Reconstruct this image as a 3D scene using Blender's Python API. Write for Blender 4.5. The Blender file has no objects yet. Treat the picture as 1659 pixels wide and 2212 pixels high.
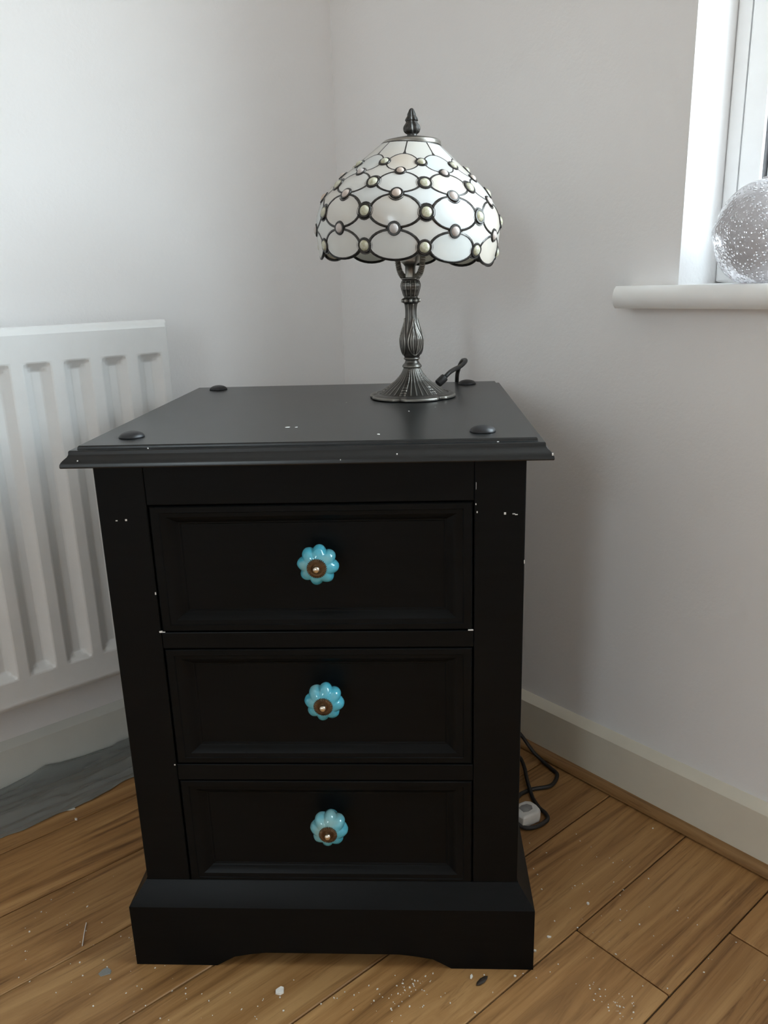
import bpy, bmesh, math, random
from mathutils import Vector, Matrix, Euler, noise
random.seed(7)
scene = bpy.context.scene
COL = scene.collection
PI = math.pi

# ------------------------------------------------------------------ camera, sky, exposure
cam_data = bpy.data.cameras.new('camera')
cam = bpy.data.objects.new('camera', cam_data)
COL.objects.link(cam)
cam.location = (0.127183, -0.817456, 0.856084)
cam.rotation_euler = Euler((1.288595, 0.0278647, 0.0439514), 'XYZ')
cam_data.sensor_fit = 'VERTICAL'
cam_data.sensor_height = 36.0
cam_data.lens = 36.0 * 1709.53 / 2212.0
cam_data.clip_start = 0.02
scene.camera = cam

SKY = 6.0
world = bpy.data.worlds.new('sky')
scene.world = world
world.use_nodes = True
wn = world.node_tree
wn.nodes.clear()
w_out = wn.nodes.new('ShaderNodeOutputWorld')
w_bg = wn.nodes.new('ShaderNodeBackground')
w_tc = wn.nodes.new('ShaderNodeTexCoord')
w_sep = wn.nodes.new('ShaderNodeSeparateXYZ')
w_ramp = wn.nodes.new('ShaderNodeValToRGB')
w_map = wn.nodes.new('ShaderNodeMapRange')
w_map.inputs['From Min'].default_value = -1.0
w_map.inputs['From Max'].default_value = 1.0
wn.links.new(w_tc.outputs['Generated'], w_sep.inputs[0])
wn.links.new(w_sep.outputs['Z'], w_map.inputs['Value'])
wn.links.new(w_map.outputs['Result'], w_ramp.inputs['Fac'])
wn.links.new(w_ramp.outputs['Color'], w_bg.inputs['Color'])
wn.links.new(w_bg.outputs[0], w_out.inputs[0])
cr = w_ramp.color_ramp
cr.elements[0].position = 0.0
cr.elements[0].color = (0.26, 0.26, 0.25, 1)      # pale paving outside
cr.elements[1].position = 1.0
cr.elements[1].color = (0.77, 0.89, 1.0, 1)       # overcast sky
e = cr.elements.new(0.49); e.color = (0.28, 0.28, 0.27, 1)
e = cr.elements.new(0.52); e.color = (0.815, 0.915, 1.0, 1)
w_bg.inputs['Strength'].default_value = SKY

vs = scene.view_settings
vs.view_transform = 'Standard'
vs.look = 'None'
vs.exposure = 1.58
vs.gamma = 1.0
vs.use_curve_mapping = False
try:
    scene.cycles.use_denoising = True
    scene.cycles.max_bounces = 14
    scene.cycles.diffuse_bounces = 8
    scene.cycles.transparent_max_bounces = 16
    scene.cycles.transmission_bounces = 10
    scene.cycles.sample_clamp_indirect = 8.0
except Exception:
    pass

# ------------------------------------------------------------------ wall frames
K = Vector((-0.04065, 0.92950, 0.0))               # the room corner on the floor
aR, aL = -0.824177, 3.888162
U = {'R': Vector((math.cos(aR), math.sin(aR), 0)), 'L': Vector((math.cos(aL), math.sin(aL), 0))}
N = {'R': Vector((math.sin(aR), -math.cos(aR), 0)), 'L': Vector((-math.sin(aL), math.cos(aL), 0))}
SR, SL, CEIL = 3.3, 3.1, 2.42                      # room extent along each wall, ceiling height
WIN_S0, WIN_S1, WIN_Z0, WIN_Z1 = 0.780, 2.02, 0.842, 2.10
FILL_WIN = (1.9, 2.4, 1.05, 1.95)                        # added fill window, unseen, in the wall behind the camera: s0, s1, z0, z1

def P(side, s, off, z):
    return K + U[side] * s + N[side] * off + Vector((0, 0, z))

# daylight portal filling the window opening (guides the sky light only)
pd = bpy.data.lights.new('window_portal', 'AREA')
pd.shape = 'RECTANGLE'
pd.size, pd.size_y = WIN_S1 - WIN_S0, WIN_Z1 - WIN_Z0
po = bpy.data.objects.new('window_portal', pd)
COL.objects.link(po)
po.location = P('R', (WIN_S0 + WIN_S1) / 2, -0.20, (WIN_Z0 + WIN_Z1) / 2)
po.rotation_euler = (N['R']).to_track_quat('-Z', 'Y').to_euler()
pd.cycles.is_portal = True
pd2 = bpy.data.lights.new('window_portal', 'AREA')  # portal for the added fill window
pd2.shape = 'RECTANGLE'; pd2.size, pd2.size_y = FILL_WIN[1] - FILL_WIN[0], FILL_WIN[3] - FILL_WIN[2]
po2 = bpy.data.objects.new('window_portal', pd2); COL.objects.link(po2)
po2.location = P('R', (FILL_WIN[0] + FILL_WIN[1]) / 2, SL + 0.20, (FILL_WIN[2] + FILL_WIN[3]) / 2)
po2.rotation_euler = (-N['R']).to_track_quat('-Z', 'Y').to_euler()
pd2.cycles.is_portal = True

# ------------------------------------------------------------------ mesh helpers
class MB:
    def __init__(self):
        self.v, self.f = [], []
    def add(self, verts, faces):
        b = len(self.v)
        self.v += [Vector(p) for p in verts]
        self.f += [tuple(i + b for i in q) for q in faces]
        return self
    def hexa(self, c):                              # 8 corners: bottom ring 0-3, top ring 4-7
        return self.add(c, [(3, 2, 1, 0), (4, 5, 6, 7), (0, 1, 5, 4), (1, 2, 6, 5), (2, 3, 7, 6), (3, 0, 4, 7)])
    def box(self, x0, x1, y0, y1, z0, z1):
        return self.hexa([(x0, y0, z0), (x1, y0, z0), (x1, y1, z0), (x0, y1, z0),
                          (x0, y0, z1), (x1, y0, z1), (x1, y1, z1), (x0, y1, z1)])
    def wbox(self, side, s0, s1, o0, o1, z0, z1):
        return self.hexa([P(side, s0, o0, z0), P(side, s1, o0, z0), P(side, s1, o1, z0), P(side, s0, o1, z0),
                          P(side, s0, o0, z1), P(side, s1, o0, z1), P(side, s1, o1, z1), P(side, s0, o1, z1)])
    def rings(self, rings, closed=True, cap0=True, cap1=True):
        n = len(rings[0]); b = len(self.v)
        for r in rings:
            self.v += [Vector(p) for p in r]
        for i in range(len(rings) - 1):
            for j in range(n if closed else n - 1):
                k = (j + 1) % n
                self.f.append((b + i * n + j, b + i * n + k, b + (i + 1) * n + k, b + (i + 1) * n + j))
        if cap0: self.f.append(tuple(b + j for j in reversed(range(n))))
        if cap1: self.f.append(tuple(b + (len(rings) - 1) * n + j for j in range(n)))
        return self
    def lathe(self, prof, seg=48, c=(0, 0, 0), axis='Z', fn=None, cap0=True, cap1=True):
        rr = []
        for (r, z) in prof:
            ring = []
            for j in range(seg):
                th = 2 * PI * j / seg
                q = r if fn is None else fn(r, z, th)
                if axis == 'Z':
                    ring.append((c[0] + q * math.sin(th), c[1] - q * math.cos(th), c[2] + z))
                else:                               # axis along -Y (z runs toward -Y)
                    ring.append((c[0] + q * math.cos(th), c[1] - z, c[2] + q * math.sin(th)))
            rr.append(ring)
        return self.rings(rr, True, cap0, cap1)
    def tube(self, pts, r, seg=8, closed=False, rfn=None):
        pts = [Vector(p) for p in pts]
        n = len(pts); rings = []
        prev = None
        for i, p in enumerate(pts):
            if closed: t = pts[(i + 1) % n] - pts[i - 1]
            else: t = pts[min(i + 1, n - 1)] - pts[max(i - 1, 0)]
            if t.length < 1e-9: t = Vector((0, 0, 1))
            t.normalize()
            if prev is None:
                a = t.cross(Vector((0, 0, 1)))
                if a.length < 0.05: a = t.cross(Vector((1, 0, 0)))
            else:
                a = prev - t * prev.dot(t)
            a.normalize(); prev = a
            b2 = t.cross(a)
            q = r if rfn is None else rfn(i / max(1, n - 1))
            rings.append([p + (a * math.cos(2 * PI * j / seg) + b2 * math.sin(2 * PI * j / seg)) * q for j in range(seg)])
        if closed:
            rings.append(rings[0])
            return self.rings(rings, True, False, False)
        return self.rings(rings)
    def build(self, name, mat, parent=None, smooth=False, bevel=0.0, seg=2, angle=35, base=None):
        o0 = Vector((0, 0, 0))
        if parent is not None:
            r = parent
            while r.parent is not None: r = r.parent
            o0 = Vector(r.location)
        elif base is not None:
            o0 = Vector(base)
        me = bpy.data.meshes.new(name)
        me.from_pydata([tuple(p - o0) for p in self.v], [], self.f)
        me.validate()
        bm = bmesh.new(); bm.from_mesh(me)
        bmesh.ops.remove_doubles(bm, verts=bm.verts, dist=1e-6)
        bmesh.ops.recalc_face_normals(bm, faces=bm.faces)
        bm.to_mesh(me); bm.free()
        me.materials.append(mat)
        o = bpy.data.objects.new(name, me)
        COL.objects.link(o)
        if parent is not None: o.parent = parent
        elif base is not None: o.location = o0
        if smooth:
            me.polygons.foreach_set('use_smooth', [True] * len(me.polygons))
            me.set_sharp_from_angle(angle=math.radians(angle))
        if bevel > 0:
            m = o.modifiers.new('bevel', 'BEVEL'); m.width = bevel; m.segments = seg
            m.limit_method = 'ANGLE'; m.angle_limit = math.radians(25); m.harden_normals = False
        return o

def spline(pts, n=8, closed=False):
    pts = [Vector(p) for p in pts]; out = []
    m = len(pts)
    rng = range(m) if closed else range(m - 1)
    for i in rng:
        if closed: p0, p1, p2, p3 = pts[i - 1], pts[i], pts[(i + 1) % m], pts[(i + 2) % m]
        else: p0, p1, p2, p3 = pts[max(i - 1, 0)], pts[i], pts[i + 1], pts[min(i + 2, m - 1)]
        for k in range(n):
            t = k / n
            out.append(0.5 * ((2 * p1) + (-p0 + p2) * t + (2 * p0 - 5 * p1 + 4 * p2 - p3) * t * t + (-p0 + 3 * p1 - 3 * p2 + p3) * t ** 3))
    if not closed: out.append(pts[-1])
    return out

def tag(o, label=None, cat=None, group=None, kind=None):
    if label: o['label'] = label
    if cat: o['category'] = cat
    if group: o['group'] = group
    if kind: o['kind'] = kind
    return o

def empty(name, loc, label, cat, group=None, kind=None):
    o = bpy.data.objects.new(name, None)
    o.empty_display_size = 0.05
    COL.objects.link(o); o.location = loc
    return tag(o, label, cat, group, kind)

# ------------------------------------------------------------------ materials
def new_mat(name):
    m = bpy.data.materials.new(name); m.use_nodes = True
    nt = m.node_tree
    return m, nt, nt.nodes['Principled BSDF'], nt.nodes['Material Output']

def link(nt, a, b): nt.links.new(a, b)

def noise_node(nt, scale, detail=3.0, rough=0.55, vec=None, dist=0.0):
    n = nt.nodes.new('ShaderNodeTexNoise')
    n.inputs['Scale'].default_value = scale; n.inputs['Detail'].default_value = detail
    n.inputs['Roughness'].default_value = rough; n.inputs['Distortion'].default_value = dist
    if vec is not None: link(nt, vec, n.inputs['Vector'])
    return n

def ramp_node(nt, fac, stops):
    r = nt.nodes.new('ShaderNodeValToRGB'); c = r.color_ramp
    c.elements[0].position, c.elements[0].color = stops[0][0], (*stops[0][1], 1)
    c.elements[1].position, c.elements[1].color = stops[-1][0], (*stops[-1][1], 1)
    for p, col in stops[1:-1]:
        q = c.elements.new(p); q.color = (*col, 1)
    link(nt, fac, r.inputs['Fac'])
    return r

def bump_node(nt, h, strength, dist, bsdf):
    b = nt.nodes.new('ShaderNodeBump')
    b.inputs['Strength'].default_value = strength; b.inputs['Distance'].default_value = dist
    link(nt, h, b.inputs['Height']); link(nt, b.outputs['Normal'], bsdf.inputs['Normal'])
    return b

def tex_obj(nt): return nt.nodes.new('ShaderNodeTexCoord').outputs['Object']

def simple(name, col, rough=0.5, metal=0.0, nscale=None, nbump=0.0, var=0.0, spec=0.5, coat=0.0):
    m, nt, b, out = new_mat(name)
    b.inputs['Base Color'].default_value = (*col, 1)
    b.inputs['Roughness'].default_value = rough
    b.inputs['Metallic'].default_value = metal
    b.inputs['Specular IOR Level'].default_value = spec
    if coat: b.inputs['Coat Weight'].default_value = coat; b.inputs['Coat Roughness'].default_value = 0.08
    if nscale:
        n = noise_node(nt, nscale, 4.0, 0.6, tex_obj(nt))
        if var:
            r = ramp_node(nt, n.outputs['Fac'], [(0.3, tuple(c * (1 - var) for c in col)), (0.7, tuple(min(1, c * (1 + var)) for c in col))])
            link(nt, r.outputs[0], b.inputs['Base Color'])
        if nbump: bump_node(nt, n.outputs['Fac'], nbump, 0.002, b)
    return m

def wall_mat(name, col):
    m, nt, b, out = new_mat(name)
    tc = tex_obj(nt)
    big = noise_node(nt, 2.2, 3.0, 0.6, tc)
    r = ramp_node(nt, big.outputs['Fac'], [(0.3, tuple(c * 0.975 for c in col)), (0.7, col)])
    link(nt, r.outputs[0], b.inputs['Base Color'])
    fine = noise_node(nt, 160.0, 3.0, 0.6, tc)
    med = noise_node(nt, 7.0, 2.0, 0.5, tc)
    mx = nt.nodes.new('ShaderNodeMath'); mx.operation = 'MULTIPLY_ADD'
    link(nt, med.outputs['Fac'], mx.inputs[0]); mx.inputs[1].default_value = 2.0
    link(nt, fine.outputs['Fac'], mx.inputs[2])
    bump_node(nt, mx.outputs[0], 0.25, 0.0016, b)
    b.inputs['Roughness'].default_value = 0.62
    b.inputs['Specular IOR Level'].default_value = 0.35
    return m

M_WALL = wall_mat('matt_white_wall', (0.86, 0.845, 0.84))
M_CEIL = wall_mat('white_ceiling', (0.88, 0.875, 0.87))
M_SKIRT = simple('skirting_gloss', (0.72, 0.67, 0.56), 0.38, nscale=14, nbump=0.05, var=0.03)
M_SKIRT_L = simple('skirting_white', (0.70, 0.70, 0.65), 0.38, nscale=14, nbump=0.05, var=0.03)
M_SILL = simple('sill_gloss', (0.88, 0.88, 0.87), 0.34, nscale=18, nbump=0.05, var=0.02)
M_UPVC = simple('white_upvc', (0.92, 0.925, 0.93), 0.3, nscale=30, var=0.015)
M_RAD = simple('radiator_enamel', (0.78, 0.79, 0.79), 0.32, nscale=25, nbump=0.04, var=0.02)
M_GASKET = simple('grey_gasket', (0.20, 0.20, 0.21), 0.6, nscale=80, var=0.1)
M_IRON = simple('black_stud', (0.022, 0.022, 0.024), 0.42, 0.3, nscale=60, nbump=0.15, var=0.3)
M_CORD = simple('black_flex', (0.018, 0.017, 0.017), 0.45, nscale=200, nbump=0.1, var=0.2)
M_PLUG = simple('white_plug', (0.72, 0.72, 0.70), 0.4, nscale=40, var=0.05)
M_GREY = simple('grey_plastic', (0.30, 0.30, 0.30), 0.5, nscale=60, var=0.2)
M_CRUMB = simple('plaster_crumb', (0.80, 0.77, 0.71), 0.8, nscale=150, var=0.1)
M_CHIPW = simple('bare_chip', (0.72, 0.70, 0.67), 0.7, nscale=200, var=0.15)
M_HUSK = simple('dark_husk', (0.03, 0.018, 0.01), 0.6, nscale=300, nbump=0.2, var=0.4)
M_SUB = simple('joint_dirt', (0.035, 0.022, 0.013), 0.9, nscale=40, var=0.3)
M_SCREW = simple('nickel_screw', (0.78, 0.70, 0.58), 0.22, 1.0, nscale=100, var=0.08)
M_BRASS = simple('antique_brass', (0.12, 0.07, 0.035), 0.40, 0.8, nscale=120, nbump=0.1, var=0.35)

def black_paint(name, spec, ro, k, bmp):
    m, nt, b, out = new_mat(name)
    tc = tex_obj(nt)
    mp = nt.nodes.new('ShaderNodeMapping'); mp.inputs['Scale'].default_value = (3, 3, 24)
    link(nt, tc, mp.inputs['Vector'])
    n = noise_node(nt, 5.0, 4.0, 0.6, mp.outputs[0])
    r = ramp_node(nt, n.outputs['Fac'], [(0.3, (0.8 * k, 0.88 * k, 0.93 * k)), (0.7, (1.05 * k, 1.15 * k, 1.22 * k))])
    link(nt, r.outputs[0], b.inputs['Base Color'])
    n2 = noise_node(nt, 9.0, 4.0, 0.6, tc)
    r2 = ramp_node(nt, n2.outputs['Fac'], [(0.3, (ro,) * 3), (0.7, (ro + 0.008,) * 3)])
    link(nt, r2.outputs[0], b.inputs['Roughness'])
    f = noise_node(nt, 220.0, 2.0, 0.5, tc)
    bump_node(nt, f.outputs['Fac'], bmp, 0.001, b)
    b.inputs['Specular IOR Level'].default_value = spec
    return m
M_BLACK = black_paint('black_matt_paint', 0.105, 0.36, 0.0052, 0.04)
M_TOP = black_paint('black_satin_lit_top', 0.46, 0.28, 0.0085, 0.006)  # base lifted above the body's black, standing in for the lit moulded edge

def pewter():
    m, nt, b, out = new_mat('antique_pewter')
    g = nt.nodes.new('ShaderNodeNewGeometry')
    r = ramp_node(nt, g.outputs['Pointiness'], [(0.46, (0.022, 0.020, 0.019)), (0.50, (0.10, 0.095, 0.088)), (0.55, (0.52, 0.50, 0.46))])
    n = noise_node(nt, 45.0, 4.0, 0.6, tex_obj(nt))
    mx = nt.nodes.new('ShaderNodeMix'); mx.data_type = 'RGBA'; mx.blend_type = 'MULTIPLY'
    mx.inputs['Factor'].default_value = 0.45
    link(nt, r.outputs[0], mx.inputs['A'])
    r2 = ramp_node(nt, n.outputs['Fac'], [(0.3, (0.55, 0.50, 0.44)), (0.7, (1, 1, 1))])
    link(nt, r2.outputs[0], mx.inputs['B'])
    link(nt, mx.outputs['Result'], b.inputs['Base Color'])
    b.inputs['Metallic'].default_value = 0.85
    b.inputs['Roughness'].default_value = 0.36
    bump_node(nt, n.outputs['Fac'], 0.12, 0.0008, b)
    return m
M_PEWTER = pewter()

def lead():
    m, nt, b, out = new_mat('dark_lead_came')
    n = noise_node(nt, 160.0, 4.0, 0.65, tex_obj(nt))
    r = ramp_node(nt, n.outputs['Fac'], [(0.3, (0.02, 0.019, 0.018)), (0.7, (0.09, 0.085, 0.08))])
    link(nt, r.outputs[0], b.inputs['Base Color'])
    b.inputs['Metallic'].default_value = 0.7
    b.inputs['Roughness'].default_value = 0.34
    bump_node(nt, n.outputs['Fac'], 0.3, 0.001, b)
    return m
M_LEAD = lead()

def opal(name, cols, trans_col, streak=14.0, trans=0.30, rnd=True):
    """streaky opalescent sheet glass: diffuse white body that also lets light through, glossy skin"""
    m, nt, b, out = new_mat(name)
    tc = tex_obj(nt)
    oi = nt.nodes.new('ShaderNodeObjectInfo')
    ad = nt.nodes.new('ShaderNodeVectorMath'); ad.operation = 'MULTIPLY_ADD'
    link(nt, oi.outputs['Random'], ad.inputs[0]); ad.inputs[1].default_value = (9.0, 7.0, 5.0)
    link(nt, tc, ad.inputs[2])
    n = noise_node(nt, streak, 3.0, 0.5, ad.outputs[0], 0.6)
    k = len(cols)
    r = ramp_node(nt, n.outputs['Fac'], [(0.30 + 0.4 * i / (k - 1), cols[i]) for i in range(k)])
    tint = ramp_node(nt, oi.outputs['Random'], [(0.0, (0.86, 0.92, 0.97)), (0.3, (1, 1, 1)), (0.62, (0.97, 0.96, 0.94)), (1.0, (0.88, 0.79, 0.70))])
    mt = nt.nodes.new('ShaderNodeMix'); mt.data_type = 'RGBA'; mt.blend_type = 'MULTIPLY'; mt.inputs['Factor'].default_value = 1.0
    link(nt, r.outputs[0], mt.inputs['A']); link(nt, tint.outputs[0], mt.inputs['B'])
    link(nt, mt.outputs['Result'], b.inputs['Base Color'])
    b.inputs['Roughness'].default_value = 0.16
    b.inputs['Specular IOR Level'].default_value = 0.5
    tr = nt.nodes.new('ShaderNodeBsdfTranslucent')
    tr.inputs['Color'].default_value = (*trans_col, 1)
    mx = nt.nodes.new('ShaderNodeMixShader'); mx.inputs['Fac'].default_value = trans
    link(nt, b.outputs[0], mx.inputs[1]); link(nt, tr.outputs[0], mx.inputs[2])
    link(nt, mx.outputs[0], out.inputs['Surface'])
    bump_node(nt, n.outputs['Fac'], 0.12, 0.0015, b)
    return m
M_OPAL = opal('opal_glass', [(0.72, 0.76, 0.78), (0.88, 0.88, 0.87), (0.82, 0.80, 0.78), (0.78, 0.72, 0.66)], (0.86, 0.84, 0.72), 9.0)
M_PINKGEM = opal('pink_opal_gem', [(0.78, 0.66, 0.60), (0.82, 0.74, 0.70)], (0.85, 0.70, 0.60), 40.0, 0.3)

def clear_gem():
    m, nt, b, out = new_mat('clear_olive_gem')
    n = noise_node(nt, 260.0, 3.0, 0.6, tex_obj(nt))
    r = ramp_node(nt, n.outputs['Fac'], [(0.35, (0.66, 0.63, 0.42)), (0.65, (0.95, 0.93, 0.78))])
    link(nt, r.outputs[0], b.inputs['Base Color'])
    b.inputs['Transmission Weight'].default_value = 0.40
    b.inputs['Roughness'].default_value = 0.06
    b.inputs['IOR'].default_value = 1.5
    bump_node(nt, n.outputs['Fac'], 0.25, 0.001, b)
    return m
M_GEM = clear_gem()

def glass_pane_mat():
    m, nt, b, out = new_mat('window_glass')
    tr = nt.nodes.new('ShaderNodeBsdfTransparent'); tr.inputs['Color'].default_value = (0.96, 0.98, 0.97, 1)
    gl = nt.nodes.new('ShaderNodeBsdfGlossy'); gl.inputs['Roughness'].default_value = 0.02
    lw = nt.nodes.new('ShaderNodeLayerWeight'); lw.inputs['Blend'].default_value = 0.5
    pw = nt.nodes.new('ShaderNodeMath'); pw.operation = 'POWER'; pw.inputs[1].default_value = 5.0
    link(nt, lw.outputs['Facing'], pw.inputs[0])
    fr = nt.nodes.new('ShaderNodeMath'); fr.operation = 'MULTIPLY_ADD'
    fr.inputs[1].default_value = 0.9; fr.inputs[2].default_value = 0.04
    link(nt, pw.outputs[0], fr.inputs[0])
    mx = nt.nodes.new('ShaderNodeMixShader')
    link(nt, fr.outputs[0], mx.inputs['Fac']); link(nt, tr.outputs[0], mx.inputs[1]); link(nt, gl.outputs[0], mx.inputs[2])
    link(nt, mx.outputs[0], out.inputs['Surface'])
    return m
M_GLASS = glass_pane_mat()

def bubble_glass():
    m, nt, b, out = new_mat('grey_bubble_glass')
    tc = tex_obj(nt)
    v = nt.nodes.new('ShaderNodeTexVoronoi'); v.inputs['Scale'].default_value = 210.0
    link(nt, tc, v.inputs['Vector'])
    r = ramp_node(nt, v.outputs['Distance'], [(0.10, (1, 1, 1)), (0.42, (0, 0, 0))])
    n = noise_node(nt, 60.0, 3.0, 0.6, tc)
    mm = nt.nodes.new('ShaderNodeMath'); mm.operation = 'ADD'
    link(nt, r.outputs[0], mm.inputs[0]); link(nt, n.outputs['Fac'], mm.inputs[1])
    c = ramp_node(nt, n.outputs['Fac'], [(0.3, (0.54, 0.51, 0.515)), (0.7, (0.66, 0.63, 0.64))])
    link(nt, c.outputs[0], b.inputs['Base Color'])
    b.inputs['Transmission Weight'].default_value = 0.45
    b.inputs['Roughness'].default_value = 0.10
    b.inputs['IOR'].default_value = 1.42
    bump_node(nt, mm.outputs[0], 0.75, 0.0025, b)
    return m
M_BUBBLE = bubble_glass()

def knob_mat():
    m, nt, b, out = new_mat('turquoise_glaze')
    n = noise_node(nt, 55.0, 4.0, 0.6, tex_obj(nt), 0.4)
    r = ramp_node(nt, n.outputs['Fac'], [(0.28, (0.055, 0.34, 0.46)), (0.5, (0.085, 0.43, 0.56)), (0.72, (0.14, 0.50, 0.60))])
    n2 = noise_node(nt, 26.0, 2.0, 0.5, tex_obj(nt), 0.3)
    f2 = ramp_node(nt, n2.outputs['Fac'], [(0.46, (0, 0, 0)), (0.66, (0.75, 0.75, 0.75))])
    mk = nt.nodes.new('ShaderNodeMix'); mk.data_type = 'RGBA'
    link(nt, f2.outputs[0], mk.inputs['Factor']); link(nt, r.outputs[0], mk.inputs['A']); mk.inputs['B'].default_value = (0.26, 0.42, 0.40, 1)
    link(nt, mk.outputs['Result'], b.inputs['Base Color'])
    b.inputs['Roughness'].default_value = 0.12
    b.inputs['Coat Weight'].default_value = 0.6; b.inputs['Coat Roughness'].default_value = 0.04
    return m
M_KNOB = knob_mat()

def wood(name, dark, mid, light, along_scale=(1.1, 16.0, 16.0), rough=0.42, turn=0.0):
    """varnished pine/oak board, grain along local X"""
    m, nt, b, out = new_mat(name)
    tc = tex_obj(nt)
    if turn:
        vr = nt.nodes.new('ShaderNodeVectorRotate'); vr.rotation_type = 'Z_AXIS'
        vr.inputs['Angle'].default_value = turn
        link(nt, tc, vr.inputs['Vector']); tc = vr.outputs[0]
    oi = nt.nodes.new('ShaderNodeObjectInfo')
    ad = nt.nodes.new('ShaderNodeVectorMath'); ad.operation = 'MULTIPLY_ADD'
    link(nt, oi.outputs['Random'], ad.inputs[0]); ad.inputs[1].default_value = (13.0, 7.0, 3.0)
    link(nt, tc, ad.inputs[2])
    mp = nt.nodes.new('ShaderNodeMapping'); mp.inputs['Scale'].default_value = along_scale
    link(nt, ad.outputs[0], mp.inputs['Vector'])
    n1 = noise_node(nt, 1.25, 6.0, 0.66, mp.outputs[0], 1.6)
    r = ramp_node(nt, n1.outputs['Fac'], [(0.28, dark), (0.47, mid), (0.72, light)])
    mp2 = nt.nodes.new('ShaderNodeMapping'); mp2.inputs['Scale'].default_value = (4.5, 85.0, 40.0)
    link(nt, ad.outputs[0], mp2.inputs['Vector'])
    n2 = noise_node(nt, 1.2, 5.0, 0.7, mp2.outputs[0], 1.0)
    r2 = ramp_node(nt, n2.outputs['Fac'], [(0.30, (0.42, 0.36, 0.32)), (0.46, (1, 1, 1))])
    mx = nt.nodes.new('ShaderNodeMix'); mx.data_type = 'RGBA'; mx.blend_type = 'MULTIPLY'
    mx.inputs['Factor'].default_value = 0.75
    link(nt, r.outputs[0], mx.inputs['A']); link(nt, r2.outputs[0], mx.inputs['B'])
    # board to board tone
    tone = nt.nodes.new('ShaderNodeMapRange')
    tone.inputs['To Min'].default_value = 0.82; tone.inputs['To Max'].default_value = 1.16
    link(nt, oi.outputs['Random'], tone.inputs['Value'])
    hs = nt.nodes.new('ShaderNodeHueSaturation')
    link(nt, tone.outputs[0], hs.inputs['Value']); link(nt, mx.outputs['Result'], hs.inputs['Color'])
    # scattered dark scuffs
    n3 = noise_node(nt, 9.0, 3.0, 0.6, mp.outputs[0])
    r3 = ramp_node(nt, n3.outputs['Fac'], [(0.22, (0.5, 0.45, 0.4)), (0.34, (1, 1, 1))])
    mx2 = nt.nodes.new('ShaderNodeMix'); mx2.data_type = 'RGBA'; mx2.blend_type = 'MULTIPLY'
    mx2.inputs['Factor'].default_value = 0.8
    link(nt, hs.outputs[0], mx2.inputs['A']); link(nt, r3.outputs[0], mx2.inputs['B'])
    link(nt, mx2.outputs['Result'], b.inputs['Base Color'])
    b.inputs['Roughness'].default_value = rough
    b.inputs['Specular IOR Level'].default_value = 0.4
    bump_node(nt, n2.outputs['Fac'], 0.12, 0.001, b)
    return m
M_OAK = wood('oak_plank', (0.135, 0.062, 0.020), (0.36, 0.185, 0.066), (0.54, 0.315, 0.130))
M_BEAD = wood('pine_bead', (0.17, 0.085, 0.03), (0.26, 0.14, 0.055), (0.34, 0.20, 0.085), (1.5, 40.0, 40.0), 0.42, -aR)

def film():
    m, nt, b, out = new_mat('clear_plastic_film')
    b.inputs['Base Color'].default_value = (0.42, 0.425, 0.41, 1)
    b.inputs['Roughness'].default_value = 0.18
    n = noise_node(nt, 14.0, 2.0, 0.5, tex_obj(nt))
    bump_node(nt, n.outputs['Fac'], 0.2, 0.004, b)
    tr = nt.nodes.new('ShaderNodeBsdfTransparent'); tr.inputs['Color'].default_value = (0.80, 0.84, 0.83, 1)
    mx = nt.nodes.new('ShaderNodeMixShader'); mx.inputs['Fac'].default_value = 0.58
    link(nt, b.outputs[0], mx.inputs[1]); link(nt, tr.outputs[0], mx.inputs[2])
    link(nt, mx.outputs[0], out.inputs['Surface'])
    return m
M_FILM = film()

# ------------------------------------------------------------------ room shell
T = 0.24
def S(o, label, cat): return tag(o, label, cat, kind='structure')

b = MB()
b.wbox('R', -T, WIN_S0, -T, 0, -0.05, CEIL)
b.wbox('R', WIN_S1, SR + T, -T, 0, -0.05, CEIL)
b.wbox('R', WIN_S0, WIN_S1, -T, 0, -0.05, WIN_Z0 - 0.001)
b.wbox('R', WIN_S0, WIN_S1, -T, 0, WIN_Z1, CEIL)
S(b.build('wall_right', M_WALL), 'plain off-white painted wall on the right holding the window', 'wall')
S(MB().wbox('L', 0, SL + T, -T, 0, -0.05, CEIL).build('wall_left', M_WALL), 'white painted wall on the left behind the radiator', 'wall')
b = MB().hexa([P('R', SR, 0, -.05), P('R', SR + T, 0, -.05), P('R', SR + T, SL, -.05), P('R', SR, SL, -.05),
               P('R', SR, 0, CEIL), P('R', SR + T, 0, CEIL), P('R', SR + T, SL, CEIL), P('R', SR, SL, CEIL)])
S(b.build('wall_front', M_WALL), 'white painted wall facing the radiator wall, outside the photo', 'wall')
b = MB()                                             # holds the added fill window that brightens the right wall
b.wbox('R', 0, FILL_WIN[0], SL, SL + T, -.05, CEIL); b.wbox('R', FILL_WIN[1], SR + T, SL, SL + T, -.05, CEIL)
b.wbox('R', FILL_WIN[0], FILL_WIN[1], SL, SL + T, -.05, FILL_WIN[2]); b.wbox('R', FILL_WIN[0], FILL_WIN[1], SL, SL + T, FILL_WIN[3], CEIL)
S(b.build('wall_back', M_WALL), 'white painted wall facing the window, outside the photo', 'wall')
b = MB().hexa([P('R', -T, -T, CEIL), P('R', SR + T, -T, CEIL), P('R', SR + T, SL + T, CEIL), P('R', -T, SL + T, CEIL),
               P('R', -T, -T, CEIL + .1), P('R', SR + T, -T, CEIL + .1), P('R', SR + T, SL + T, CEIL + .1), P('R', -T, SL + T, CEIL + .1)])
S(b.build('ceiling', M_CEIL), 'white ceiling above the room', 'ceiling')

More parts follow.
